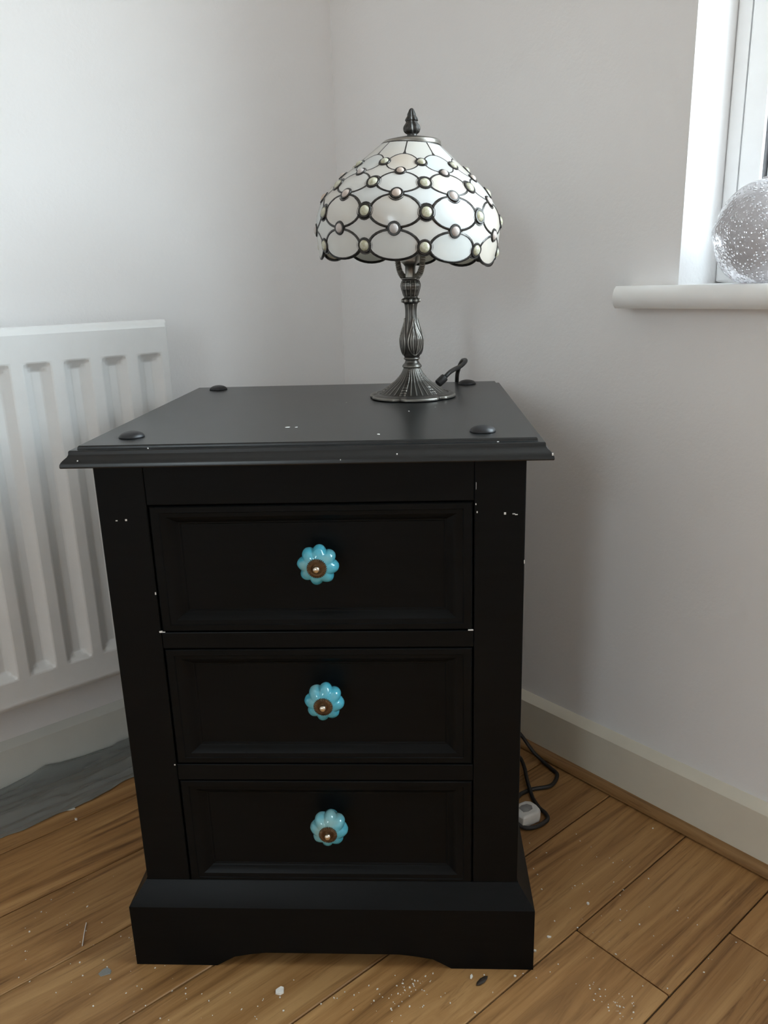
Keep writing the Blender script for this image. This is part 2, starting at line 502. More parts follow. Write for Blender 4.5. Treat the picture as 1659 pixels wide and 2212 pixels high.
# floor: subfloor with planks running from the right wall, parallel to the left wall
b = MB().hexa([P('R', 0, 0, -.05), P('R', SR, 0, -.05), P('R', SR, SL, -.05), P('R', 0, SL, -.05),
               P('R', 0, 0, -.004), P('R', SR, 0, -.004), P('R', SR, SL, -.004), P('R', 0, SL, -.004)])
floor = S(b.build('floor', M_SUB), 'worn orange-brown wooden plank floor scattered with plaster crumbs', 'floor')
PW = 0.14
k0 = -1
row = 0
rot = Matrix.Rotation(math.atan2(N['R'].y, N['R'].x), 4, 'Z')
while True:
    s0 = 0.179 + PW * (k0 + row) ; s1 = s0 + PW
    if s0 > SR: break
    a0, a1 = max(s0, 0.0), min(s1, SR)
    first = {3: 1.55, 5: 0.95, 6: 0.312, 7: 0.163}.get(row)
    cuts = [0.0]
    c = first if first is not None else 0.55 + ((row * 0.437) % 1.0) * 0.9
    while c < SL - 0.1:
        cuts.append(c); c += 1.26
    cuts.append(SL)
    for i in range(len(cuts) - 1):
        L = cuts[i + 1] - cuts[i]; Wd = a1 - a0
        g = 0.0010
        dz = random.uniform(-0.0003, 0.0003)
        x0, x1, y0, y1 = -L / 2 + g, L / 2 - g, -Wd / 2 + g, Wd / 2 - g
        pm = MB().box(x0, x1, y0, y1, -0.010, 0.0)
        o = pm.build('plank', M_OAK, bevel=0.0012, seg=1)
        ctr = P('R', (a0 + a1) / 2, (cuts[i] + cuts[i + 1]) / 2, dz)
        o.parent = floor
        o.matrix_local = Matrix.Translation(ctr) @ rot
    row += 1

# skirting boards and the wooden bead in front of the right one
def skirting(name, side, length, h, th, mat, label):
    prof = [(0, 0), (th, 0), (th, h - 0.0105), (th * 0.94, h - 0.0092), (th * 0.15, h - 0.0012), (th * 0.06, h), (0, h)]
    rr = [[P(side, s, o, z) for (o, z) in prof] for s in (0.0, length)]
    return S(MB().rings(rr).build(name, mat, smooth=True, angle=30), label, 'skirting board')
skirting('baseboard_right', 'R', SR, 0.104, 0.018, M_SKIRT, 'cream painted skirting board along the right wall')
skirting('baseboard_left', 'L', SL, 0.092, 0.016, M_SKIRT_L, 'white painted skirting board under the radiator')
prof = [(0.018, 0.0), (0.027, 0.0), (0.027, 0.0022), (0.0325, 0.0028)] + [(0.018 + 0.015 * math.cos(a), 0.0035 + 0.0125 * math.sin(a)) for a in [PI / 2 * i / 6 for i in range(1, 7)]]
rr = [[P('R', s, o, z) for (o, z) in prof] for s in (0.0, SR)]
S(MB().rings(rr).build('trim_1', M_BEAD, smooth=True, angle=40), 'thin wooden bead strip along the foot of the right skirting board', 'bead')

# ------------------------------------------------------------------ window with sill
win = empty('window_1', P('R', WIN_S0, 0, WIN_Z0), 'white plastic framed window set deep in the right wall', 'window', kind='structure')
def ring_frame(name, s0, s1, z0, z1, w, o0, o1, mat, bev=0.003):
    m = MB()
    m.wbox('R', s0, s0 + w, o0, o1, z0, z1); m.wbox('R', s1 - w, s1, o0, o1, z0, z1)
    m.wbox('R', s0 + w, s1 - w, o0, o1, z0, z0 + w); m.wbox('R', s0 + w, s1 - w, o0, o1, z1 - w, z1)
    return m.build(name, mat, win, bevel=bev)
fs0, fs1, fz0, fz1 = WIN_S0 + .001, WIN_S1 - .001, WIN_Z0 + .001, WIN_Z1 - .001
ring_frame('frame', fs0, fs1, fz0, fz1, 0.020, -0.17, -0.100, M_UPVC)
ring_frame('casement', fs0 + .0215, fs1 - .0215, fz0 + .0215, fz1 - .0215, 0.031, -0.165, -0.098, M_UPVC, 0.004)
ring_frame('gasket', fs0 + .0527, fs1 - .0527, fz0 + .0527, fz1 - .0527, 0.0013, -0.150, -0.106, M_GASKET, 0.0)
ring_frame('glazing_bead', fs0 + .055, fs1 - .055, fz0 + .055, fz1 - .055, 0.014, -0.150, -0.112, M_UPVC, 0.003)
MB().wbox('R', fs0 + .060, fs1 - .060, -0.140, -0.136, fz0 + .060, fz1 - .060).build('pane', M_GLASS, win)
fill_win = empty('fill_window', P('R', FILL_WIN[0], SL, FILL_WIN[2]), 'white plastic framed window added out of view behind the camera as fill light', 'window', kind='structure')  # unseen window, added to lift the dim right wall
m = MB()
for (a0, a1, c0, c1) in ((FILL_WIN[0], FILL_WIN[0] + .06, FILL_WIN[2], FILL_WIN[3]), (FILL_WIN[1] - .06, FILL_WIN[1], FILL_WIN[2], FILL_WIN[3]), (FILL_WIN[0] + .06, FILL_WIN[1] - .06, FILL_WIN[2], FILL_WIN[2] + .06), (FILL_WIN[0] + .06, FILL_WIN[1] - .06, FILL_WIN[3] - .06, FILL_WIN[3])):
    m.wbox('R', a0, a1, SL + .10, SL + .16, c0, c1)
m.build('frame', M_UPVC, fill_win, bevel=0.003)
MB().wbox('R', FILL_WIN[0] + .05, FILL_WIN[1] - .05, SL + .125, SL + .129, FILL_WIN[2] + .05, FILL_WIN[3] - .05).build('pane', M_GLASS, fill_win)
# window board: nosed slab that returns past the reveal on the wall face
zt, zb = 0.8415, 0.8105
nose = [(-0.10, zb), (0.036, zb), (0.0405, zb + .004), (0.043, zb + .010), (0.044, (zt + zb) / 2), (0.043, zt - .010), (0.0405, zt - .004), (0.036, zt), (-0.10, zt)]
m = MB()
wall_nose = [(0.0, zb)] + nose[1:-1] + [(0.0, zt)]
m.rings([[P('R', s, o, z) for (o, z) in wall_nose] for s in (0.7030, WIN_S1 + 0.075)])
m.wbox('R', WIN_S0 + .0015, WIN_S1 - .0015, -0.0995, -0.0003, zt - .0006, zt)
m.build('sill', M_SILL, win, smooth=True, angle=35)

# ------------------------------------------------------------------ radiator
RS0, RS1, RO, RT, RB = 0.446, 1.50, 0.090, 0.806, 0.187
rad = empty('radiator', P('L', RS0, 0.06, RB), 'white enamelled panel radiator with upright pressed ribs on the left wall', 'radiator')
pitch, rw, bev, dep = 0.0620, 0.043, 0.0142, 0.0140
zlo, zhi = RB + 0.053, RT - 0.055
xs = [RS0, RS0 + 0.004]
rec = []
s = 0.4637
while s + rw < RS1 - 0.012:
    rec.append((s, s + rw)); s += pitch
for (p0, p1) in rec:
    xs += [p0, p0 + bev * .5, p0 + bev, p1 - bev, p1 - bev * .5, p1]
xs += [RS1 - 0.004, RS1]
zs = [RB, RB + 0.004, RB + 0.010, RB + 0.018, zlo, zlo + bev * .5, zlo + bev, (zlo + zhi) / 2, zhi - bev, zhi - bev * .5, zhi, RT - 0.012, RT - 0.006, RT - 0.002, RT]
def sm(t): t = max(0, min(1, t)); return t * t * (3 - 2 * t)
def lin(t): t = max(0, min(1, t)); return 0.75 * t + 0.25 * t * t * (3 - 2 * t)
def rdepth(x, z):
    d = 0.0
    for (p0, p1) in rec:
        if p0 <= x <= p1:
            d = dep * min(lin((x - p0) / bev), lin((p1 - x) / bev), lin((z - zlo) / bev), lin((zhi - z) / bev))
    e = 0.0
    if z > RT - 0.0125: e = 0.010 * (((z - (RT - 0.0125)) / 0.0125) ** 2)
    if z < RB + 0.0105: e = max(e, 0.007 * (((RB + 0.0105 - z) / 0.0105) ** 2))
    if x < RS0 + 0.003 or x > RS1 - 0.003: e = max(e, 0.006)
    if abs(z - (RB + 0.018)) < 1e-6: e = max(e, 0.0012)
    return d + e
m = MB()
grid = [[P('L', x, RO - rdepth(x, z), z) for x in xs] for z in zs]
nx, nz = len(xs), len(zs)
m.add([p for r in grid for p in r], [(j * nx + i, j * nx + i + 1, (j + 1) * nx + i + 1, (j + 1) * nx + i) for j in range(nz - 1) for i in range(nx - 1)])
bk = 0.064
back = [P('L', RS0, bk, RB), P('L', RS1, bk, RB), P('L', RS1, bk, RT), P('L', RS0, bk, RT)]
bb = len(m.v); m.v += back
m.f.append((bb + 3, bb + 2, bb + 1, bb))
m.f.append(tuple([bb, bb + 1] + [i for i in reversed(range(nx))]))
m.f.append(tuple([bb + 2, bb + 3] + [(nz - 1) * nx + i for i in range(nx)]))
m.f.append(tuple([bb + 3, bb] + [j * nx for j in range(nz)]))
m.f.append(tuple([bb + 1, bb + 2] + [j * nx + nx - 1 for j in reversed(range(nz))]))
m.build('panel', M_RAD, rad, smooth=True, angle=24, bevel=0.0018, seg=2)
m = MB().wbox('L', RS0 + .004, RS1 - .004, 0.046, 0.0638, RT - 0.010, RT - 0.003)
m.build('top_rail', M_RAD, rad, bevel=0.002)
m = MB()
i = 0
s = RS0 + 0.03
while s < RS1 - 0.03:                                # folded convector fins welded to the back
    m.wbox('L', s, s + 0.0015, 0.040, 0.0639, RB + 0.06, RT - 0.06); s += 0.020
tag(m.build('convector_fins', M_RAD, rad), kind='stuff')
for s in (RS0 + 0.16, RS1 - 0.16):
    m = MB().wbox('L', s, s + 0.03, 0.0005, 0.004, RB + 0.08, RT - 0.03)
    m.wbox('L', s, s + 0.03, 0.004, 0.0638, RT - 0.05, RT - 0.046); m.wbox('L', s, s + 0.03, 0.004, 0.0638, RB + 0.09, RB + 0.094)
    m.build('wall_bracket', M_RAD, rad)

# ------------------------------------------------------------------ bedside chest
H = 0.69425
ZS, OF, HB = 0.67245, 0.0247, 0.2395                 # underside of top, front plane of body, half body width
YB = 0.500
chest = empty('bedside_chest', (0, 0.26, 0), 'black painted bedside chest of three drawers with turquoise knobs', 'bedside chest')
def slab():
    # moulded edge: (inset from the outermost edge, z)
    prof = [(0.006, ZS), (0.0006, ZS), (0.0, ZS + .0012), (0.0003, ZS + .0040), (0.0016, ZS + .0065), (0.0040, ZS + .0090), (0.0066, ZS + .0112), (0.0080, ZS + .0135),
            (0.0083, ZS + .0162), (0.0084, ZS + .0170), (0.0092, ZS + .0180), (0.0152, ZS + .0182), (0.0157, ZS + .0187), (0.0160, ZS + .0205), (0.0170, H)]
    rr = []
    for (i, z) in prof:
        rr.append([(-0.265 + i, i, z), (0.265 - i, i, z), (0.265 - i, 0.527 - i, z), (-0.265 + i, 0.527 - i, z)])
    return MB().rings(rr)
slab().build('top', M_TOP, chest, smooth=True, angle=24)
# body: sides, back, front stiles and rails
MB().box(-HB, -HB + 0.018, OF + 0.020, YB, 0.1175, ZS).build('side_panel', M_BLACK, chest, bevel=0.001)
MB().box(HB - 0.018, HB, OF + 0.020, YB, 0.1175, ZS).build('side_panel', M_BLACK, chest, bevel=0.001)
MB().box(-HB + 0.018, HB - 0.018, YB - 0.008, YB, 0.1175, ZS).build('back_panel', M_BLACK, chest)
XL, XR = -0.1832, 0.1832
MB().box(-HB, XL, OF, OF + 0.0199, 0.1175, ZS).build('stile', M_BLACK, chest, bevel=0.0015)
MB().box(XR, HB, OF, OF + 0.0199, 0.1175, ZS).build('stile', M_BLACK, chest, bevel=0.0015)
DR = [(0.6214, 0.4694), (0.4451, 0.2916), (0.2657, 0.1143)]
edges = [ZS] + [q for d in DR for q in (d[0] + .0012, d[1] - .0012)]
for (zt_, zb_) in ((ZS, DR[0][0] + .0018), (DR[0][1] - .0018, DR[1][0] + .0018), (DR[1][1] - .0018, DR[2][0] + .0018)):
    MB().box(XL + .0002, XR - .0002, OF + .0005, OF + .0195, zb_, zt_).build('rail', M_BLACK, chest, bevel=0.001)
# plinth: frame with sloped top moulding and shaped cut-out at the front
PH, PF, PX = 0.0922, 0.0049, 0.2597
m = MB()
prof = [(0.0, 0.0215), (0.0, PH - .0006), (0.0006, PH), (0.0188, PH + .0255), (0.0193, PH + .0265)]
def prect(i, z): return [(-PX + i, PF + i, z), (PX - i, PF + i, z), (PX - i, 0.508, z), (-PX + i, 0.508, z)]
m.rings([prect(i, z) for (i, z) in prof])
# lower band of the front board: two bracket feet with a sloping cut
def foot(x0, x1, x2, sgn):
    pts = [(x0, 0.0), (x1, 0.0), (x1 + sgn * 0.012, 0.0075), (x1 + sgn * 0.024, 0.0145), (x2, 0.0190), (x2 + sgn * 0.02, 0.0216), (x0, 0.0216)]
    return MB().rings([[(x, PF, z) for x, z in pts], [(x, PF + 0.020, z) for x, z in pts]])
m.add(*(lambda q: (q.v, q.f))(foot(-PX, -0.152, -0.106, 1)))
m.add(*(lambda q: (q.v, q.f))(foot(PX, 0.1546, 0.106, -1)))
m.box(-PX, -PX + 0.018, PF + 0.0201, 0.10, 0.0, 0.0216).box(PX - 0.018, PX, PF + 0.0201, 0.10, 0.0, 0.0216)
m.box(-PX, -PX + 0.018, 0.42, 0.508, 0.0, 0.0216).box(PX - 0.018, PX, 0.42, 0.508, 0.0, 0.0216)
m.build('plinth', M_BLACK, chest, smooth=True, angle=28)
# drawers
knob_pos = [(0.0088, 0.5560), (0.0075, 0.3853), (0.0048, 0.2100)]
def drawer(zt_, zb_, kx, kz):
    x0, x1 = XL + 0.0018, XR - 0.0018
    m = MB()
    prof = [(0.0, 0.014), (0.0, 0.0012), (0.0012, 0.0), (0.0085, 0.0), (0.0095, 0.0012), (0.0110, 0.0014), (0.0150, 0.0020), (0.0195, 0.0045), (0.0225, 0.0078), (0.0250, 0.0092), (0.0262, 0.0092), (0.0275, 0.0105)]
    rr = []
    for (i, d) in prof:
        h = i * 1.16; v = i * 0.86
        rr.append([(x0 + h, OF + d, zb_ + v), (x1 - h, OF + d, zb_ + v), (x1 - h, OF + d, zt_ - v), (x0 + h, OF + d, zt_ - v)])
    m.rings(rr)
    d = m.build('drawer', M_BLACK, chest, smooth=True, angle=22)
    MB().box(x0 + .004, x1 - .004, OF + .0141, 0.44, zb_ + .006, zt_ - .012).build('drawer_box', M_BLACK, d)
    # fluted ceramic knob on a short stem, axis toward the room
    yk = OF + 0.0105
    kp = [(0.0085, 0.0), (0.0085, 0.006), (0.0120, 0.009), (0.0180, 0.0135), (0.0220, 0.0185), (0.0237, 0.0240), (0.0232, 0.0290), (0.0205, 0.0335), (0.0160, 0.0365), (0.0110, 0.0380), (0.004, 0.0384)]
    def flute(r, z, th):
        amt = sm((r - 0.0085) / 0.012)
        c = abs(math.cos(4 * (th + 0.12)))
        return r * (1 - amt * 0.185 * (1 - c ** 0.85))
    MB().lathe(kp, 96, (kx, yk, kz), 'Y', flute).build('knob', M_KNOB, d, smooth=True, angle=60)
    def teeth(r, z, th): return r * (1 + (0.06 * math.cos(32 * th) if r > 0.0080 else 0))
    rp = [(0.0104, 0.0366), (0.0110, 0.0376), (0.0106, 0.0392), (0.0082, 0.0402), (0.0062, 0.0400), (0.0052, 0.0392), (0.003, 0.0390)]
    MB().lathe(rp, 192, (kx, yk, kz), 'Y', teeth).build('rosette', M_BRASS, d, smooth=True, angle=30)
    sp = [(0.0040, 0.0388), (0.0042, 0.0415), (0.0038, 0.0436), (0.0026, 0.0450), (0.0010, 0.0454)]
    MB().lathe(sp, 24, (kx, yk, kz), 'Y').build('knob_screw', M_SCREW, d, smooth=True, angle=60)
for (zt_, zb_), (kx, kz) in zip(DR, knob_pos):
    drawer(zt_, zb_, kx, kz)
# domed iron studs on the four corners of the top
for (x, y) in ((-0.2075, 0.478), (-0.2052, 0.0634), (0.1942, 0.0554), (0.2005, 0.478)):
    n = 9
    prof = [(0.0142, 0.0001), (0.0145, 0.0006)] + [(0.0142 * math.cos(a), 0.0008 + 0.0064 * math.sin(a)) for a in [PI / 2 * i / n for i in range(1, n)]] + [(0.0006, 0.0073)]
    def ham(r, z, th): return r * (1 + 0.02 * math.sin(5 * th + x * 90))
    MB().lathe(prof, 28, (x, y, H), 'Z', ham).build('stud', M_IRON, chest, smooth=True, angle=60)
# paint chips where the bare primer shows
def blob(mb, c, sx, sy, sz, rz=0.0, rnd=0.25, n=7):
    c = Vector(c); rt = Matrix.Rotation(rz, 3, 'Z')
    top = [Vector((sx * math.cos(2 * PI * i / n) * random.uniform(1 - rnd, 1 + rnd), sy * math.sin(2 * PI * i / n) * random.uniform(1 - rnd, 1 + rnd), sz)) for i in range(n)]
    bot = [Vector((p.x * 1.08, p.y * 1.08, 0)) for p in top]
    mb.rings([[c + rt @ p for p in bot], [c + rt @ p for p in top]])
chips = MB()
def chip_front(x, y, z, w, h):
    chips.box(x - w / 2, x + w / 2, y - 0.0004, y + 0.0010, z - h / 2, z + h / 2)
for (x, z, w, h) in ((-0.1835, 0.4688, .0035, .0022), (-0.1805, 0.4684, .004, .0008), (0.1795, 0.4684, .006, .0012), 
                     (0.2168, 0.6081, .0022, .0026), (0.2265, 0.6075, .003, .001), (0.2292, 0.6066, .003, .001), (-0.1845, 0.5173, .0013, .003), (0.1848, 0.6192, .0012, .0018), (0.1862, 0.6101, .0012, .002),
                     (-0.2195, 0.6060, .0022, .0012), (-0.2085, 0.6066, .0022, .0022), (0.1850, 0.640, .0004, .008), (-0.1793 - .006, 0.2894, .0016, .0016)):
    chip_front(x, OF, z, w, h)
chips.box(0.2388, 0.2397, OF - .0001, OF + .001, 0.549, 0.553)
for (x, y, rx, ry) in ((-0.0333, 0.1072, .0030, .0022), (-0.022, 0.106, .0020, .001), (0.0785, 0.0509, .0016, .0022), (0.02, 0.30, .0008, .0008), (0.11, 0.21, .0009, .0014), (0.145, 0.24, .0006, .001)):
    blob(chips, (x, y, H - 0.0002), rx, ry, 0.0004, 0.3)
for (x, y, z, w, h) in ((0.2475, 0.0110, ZS + .0175, .006, .0016), (0.263, 0.0010, ZS + .006, .0025, .004), (0.207, 0.0120, ZS + .0182, .003, .0012), (0.10, 0.0030, ZS + .009, .002, .002), (-0.17, 0.012, ZS + .0185, .0014, .0012), (-0.245, 0.002, ZS + .008, .0015, .0015), (0.04, 0.0005, ZS + .004, .0012, .0035)):
    chips.box(x - w / 3, x + w / 3, y - 0.0002, y + 0.0012, z - h / 3, z + h / 3)
tag(chips.build('paint_chips', M_CHIPW, chest), 'pale specks where the black paint is chipped', kind='stuff')

# ------------------------------------------------------------------ table lamp
LX, LY = 0.1135, 0.345
lamp = empty('table_lamp', (LX, LY, H), 'stained glass table lamp with white beaded dome shade on pewter base', 'table lamp')
C0 = (LX, LY, H + 0.0004)
def pinterp(prof, n):
    """resample (r, z) profile smoothly with n steps per span"""
    q = spline([(r, z, 0) for r, z in prof], n)
    return [(p.x, p.y) for p in q]
def base_fn(r, z, th):
    ph = th + 0.30
    k = (ph / (2 * PI) * 6) % 1.0                    # six lobes
    u = abs(k - 0.5) * 2                             # 0 mid-lobe, 1 at the rib between lobes
    if r > 0.0155:
        lob = sm((r - 0.0155) / 0.03)
        q = r * (1 - 0.060 * lob * sm((u - 0.70) / 0.30)) * (1 - 0.03 * lob * (u * u))
    else: q = r
    flutes = 0.0
    if 0.0118 < r < 0.050:
        amp = 0.00035 + 0.0010 * sm((r - 0.013) / 0.02)
        g = (k * 6.0) % 1.0
        rid = max(0.0, 1 - abs(g - 0.5) * 2 / 0.42)
        fade = sm((0.050 - r) / 0.004) * sm((r - 0.0118) / 0.001)
        if 0.10 < k < 0.90: flutes = amp * (rid - 0.35) * fade
        else:
            bead = math.sin(z / 0.0032 * 2 * PI)     # beaded rib between the fans
            flutes = amp * (0.9 + 0.5 * bead) * fade
    return q + flutes
bprof = [(0.0605, 0.0), (0.0628, 0.0006), (0.0632, 0.0022), (0.0620, 0.0042), (0.0575, 0.0056), (0.0535, 0.0064), (0.0520, 0.0058), (0.0495, 0.0066), (0.0435, 0.0104), (0.0365, 0.0152), (0.0262, 0.0224), (0.0196, 0.0293), (0.0153, 0.0351), (0.0125, 0.0409), (0.0122, 0.0421)]
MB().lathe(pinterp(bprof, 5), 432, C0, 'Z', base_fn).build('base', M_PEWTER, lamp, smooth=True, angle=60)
def stem_fn(r, z, th):
    ph = th + 0.42
    k = (ph / (2 * PI) * 4) % 1.0
    x = (k - 0.5) * 2                                # -1..1 across one leaf
    d = 0.0
    if 0.0585 < z < 0.131:                           # tear-shaped leaves wrapping the vase
        t = (z - 0.060) / (0.112 - 0.060)
        if 0 <= t <= 1:
            w = 0.80 * math.sin(PI * min(1, t ** 0.62)) ** 0.8 if t > 0 else 0
            for sc, a in ((1.0, 0.0011), (0.66, 0.0007), (0.34, 0.0007)):
                dd = abs(abs(x) - w * sc)
                d += a * math.exp(-(dd / 0.075) ** 2)
            if abs(x) < w * 0.3: d -= 0.0006
        if t > 0.55:
            d += 0.0008 * math.exp(-((abs(x) - 1.0) / 0.10) ** 2) * sm((t - 0.55) / 0.2)
            d += 0.0006 * math.exp(-(x / 0.10) ** 2) * sm((t - 0.85) / 0.2)
    if 0.1335 < z < 0.1390:
        d += 0.0014 * math.cos(10 * th)              # beaded ring
    if 0.1415 < z < 0.163:
        kk = (th / (2 * PI) * 6) % 1.0
        d += 0.0007 * math.exp(-(abs(kk - 0.5) / 0.07) ** 2) + 0.0005 * math.exp(-(min(kk, 1 - kk) / 0.05) ** 2)
        d += 0.00025 * math.sin(z / 0.0016 * 2 * PI) * (1 if 0.1 < kk < 0.9 else 0)
    return r + d
sprof = [(0.0110, 0.0422), (0.0137, 0.0428), (0.0142, 0.0444), (0.0125, 0.0470), (0.0106, 0.0491), (0.0095, 0.0520), (0.0097, 0.0532), (0.0116, 0.0543), (0.0118, 0.0556), (0.0108, 0.0566), (0.0113, 0.0583), (0.0134, 0.0618), (0.0162, 0.0700), (0.0172, 0.0804), (0.0163, 0.0873), (0.0122, 0.0989), (0.0089, 0.1105), (0.0083, 0.1221), (0.0090, 0.1291), (0.0101, 0.1322), (0.0126, 0.1340), (0.0130, 0.1361), (0.0122, 0.1380), (0.0102, 0.1395), (0.0098, 0.1419), (0.0127, 0.1511), (0.0138, 0.1569), (0.0121, 0.1628), (0.0124, 0.1645), (0.0130, 0.1655), (0.0128, 0.1668), (0.0110, 0.1674), (0.0040, 0.1674)]
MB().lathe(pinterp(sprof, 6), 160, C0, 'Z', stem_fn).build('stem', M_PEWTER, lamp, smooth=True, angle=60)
# socket, bulb and the two ribbed arms of the harp
m = MB().lathe([(0.0072, 0.1676), (0.0072, 0.182), (0.0095, 0.185), (0.0125, 0.188), (0.0130, 0.190), (0.0130, 0.212), (0.0125, 0.214), (0.0060, 0.214)], 32, C0)
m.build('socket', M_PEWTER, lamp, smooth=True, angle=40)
bl, bnt, bb_, bo = new_mat('bulb_glass')
bb_.inputs['Base Color'].default_value = (0.93, 0.93, 0.86, 1); bb_.inputs['Transmission Weight'].default_value = 0.6; bb_.inputs['Roughness'].default_value = 0.25
MB().lathe([(0.0085, 0.2141), (0.0100, 0.220), (0.0165, 0.232), (0.0205, 0.246), (0.0205, 0.256), (0.0170, 0.267), (0.0095, 0.274), (0.001, 0.2755)], 32, C0).build('bulb', bl, lamp, smooth=True, angle=60)
for sg in (-1, 1):
    ca, sa = math.cos(0.55), math.sin(0.55)
    path = [(0.0085, 0.1668), (0.0140, 0.1705), (0.0185, 0.1790), (0.0205, 0.1900), (0.0215, 0.205), (0.0250, 0.225), (0.0285, 0.250), (0.0270, 0.285), (0.0170, 0.320), (0.0060, 0.334)]
    pts = spline([(LX + sg * r * ca, LY - sg * r * sa, C0[2] + z) for r, z in path], 14)
    MB().tube(pts, 0.004, 10, rfn=lambda t: 0.0040 + 0.0009 * math.sin(t * 2 * PI * 46)).build('harp_arm', M_PEWTER, lamp, smooth=True, angle=80)

# dome shade: rows of oval and diamond panes with glass gems, all on one surface of revolution
ROWZ = [(-0.5, 0.8815), (0.0, 0.8985), (0.5, 0.9190), (1.0, 0.9390), (1.5, 0.9600), (2.0, 0.9738), (2.5, 0.9882), (3.0, 1.0010), (3.5, 1.0130), (4.2, 1.0315)]
RADZ = [(0.870, 0.1150), (0.8815, 0.1185), (0.891, 0.1208), (0.908, 0.1238), (0.924, 0.1250), (0.938, 0.1244), (0.953, 0.1195), (0.966, 0.1108), (0.979, 0.1005), (0.994, 0.0835), (1.010, 0.0645), (1.018, 0.0550), (1.0315, 0.0392), (1.040, 0.030)]
def lerp(tab, x):
    if x <= tab[0][0]:
        (a, b_), (c, d) = tab[0], tab[1]
        return b_ + (d - b_) * (x - a) / (c - a)
    for (a, b_), (c, d) in zip(tab, tab[1:]):
        if x <= c: return b_ + (d - b_) * (x - a) / (c - a)
    return tab[-1][1]
def smooth_tab(tab):
    q = spline([(a, b_, 0) for a, b_ in tab], 10)
    return [(p.x, p.y) for p in q]
ROWS, RADS = smooth_tab(ROWZ), smooth_tab(RADZ)
def dome(phi, t, off=0.0):
    """phi in degrees from the side facing the room, t the row coordinate"""
    z = lerp(ROWS, t); r = lerp(RADS, z)
    dz = 0.001
    dr = (lerp(RADS, z + dz) - lerp(RADS, z - dz)) / (2 * dz)
    nl = math.sqrt(1 + dr * dr); nr, nzv = 1 / nl, -dr / nl
    r += off * nr; z += off * nzv
    a = math.radians(phi)
    return Vector((LX + r * math.sin(a), LY - r * math.cos(a), z))
def dome_n(phi, t):
    return (dome(phi, t, 0.01) - dome(phi, t, 0.0)).normalized()
PH0 = -6.8
EA, EB = 14.6, 0.455                                 # oval half sizes in phi and row units
def oval(t0, n=28):
    return [(EA * math.cos(2 * PI * i / n), t0 + EB * math.sin(2 * PI * i / n)) for i in range(n)]
GA, GB = 15.9, 0.492
def diamond(t0):                                     # centred on phi=18, between four ovals
    out = []
    arc = [math.radians(a) for a in (16, 24, 34, 44, 54, 64, 73)]
    for a in arc: out.append((0 + GA * math.cos(a), (t0 - .5) + GB * math.sin(a)))           # lower-left oval, bottom tip to left tip
    q = [(36 - x, y) for x, y in out]                                                        # lower-right
    lo = out; 
    up = [(x, 2 * t0 - y) for x, y in lo]; ur = [(x, 2 * t0 - y) for x, y in q]
    return list(reversed(lo)) + q + list(reversed(ur)) + up
def top_pane():
    arc = [math.radians(a) for a in (16, 28, 42, 56, 70, 82)]
    lo = [(GA * math.cos(a), 3.0 + GB * math.sin(a)) for a in arc]
    lo2 = [(36 - x, y) for x, y in lo]
    top = [(36 - 0.9 - i * (36 - 1.8) / 6, 4.16) for i in range(7)]
    return list(reversed(lo)) + lo2 + [(35.1, 3.62)] + top + [(0.9, 3.62)]
def pane_mesh(name, poly, th=0.0013):
    cx = sum(p[0] for p in poly) / len(poly); cy = sum(p[1] for p in poly) / len(poly)
    m = MB(); n = len(poly)
    rings = []
    for off, scales in ((th, (0.35, 0.7, 1.0)), (-th, (1.0, 0.7, 0.35))):
        for sc in scales:
            rings.append([dome(PH0 + cx + (x - cx) * sc, cy + (y - cy) * sc, off) for x, y in poly])
    m.rings(rings)
    return m
shade_m = MB()
def outline(poly, off, r=0.0015):
    pts = [dome(PH0 + x + off, y) for x, y in poly]
    shade_m.tube(pts, r, 6, closed=True)
PANES = [('oval', oval(t)) for t in (0, 1, 2, 3)] + [('diamond', diamond(t)) for t in (.5, 1.5, 2.5)] + [('top', top_pane())]
GEMS = [('clear', 18.0, t) for t in (0.0, 1.0, 2.0, 3.0)] + [('pink', 0.0, t) for t in (.5, 1.5, 2.5)]
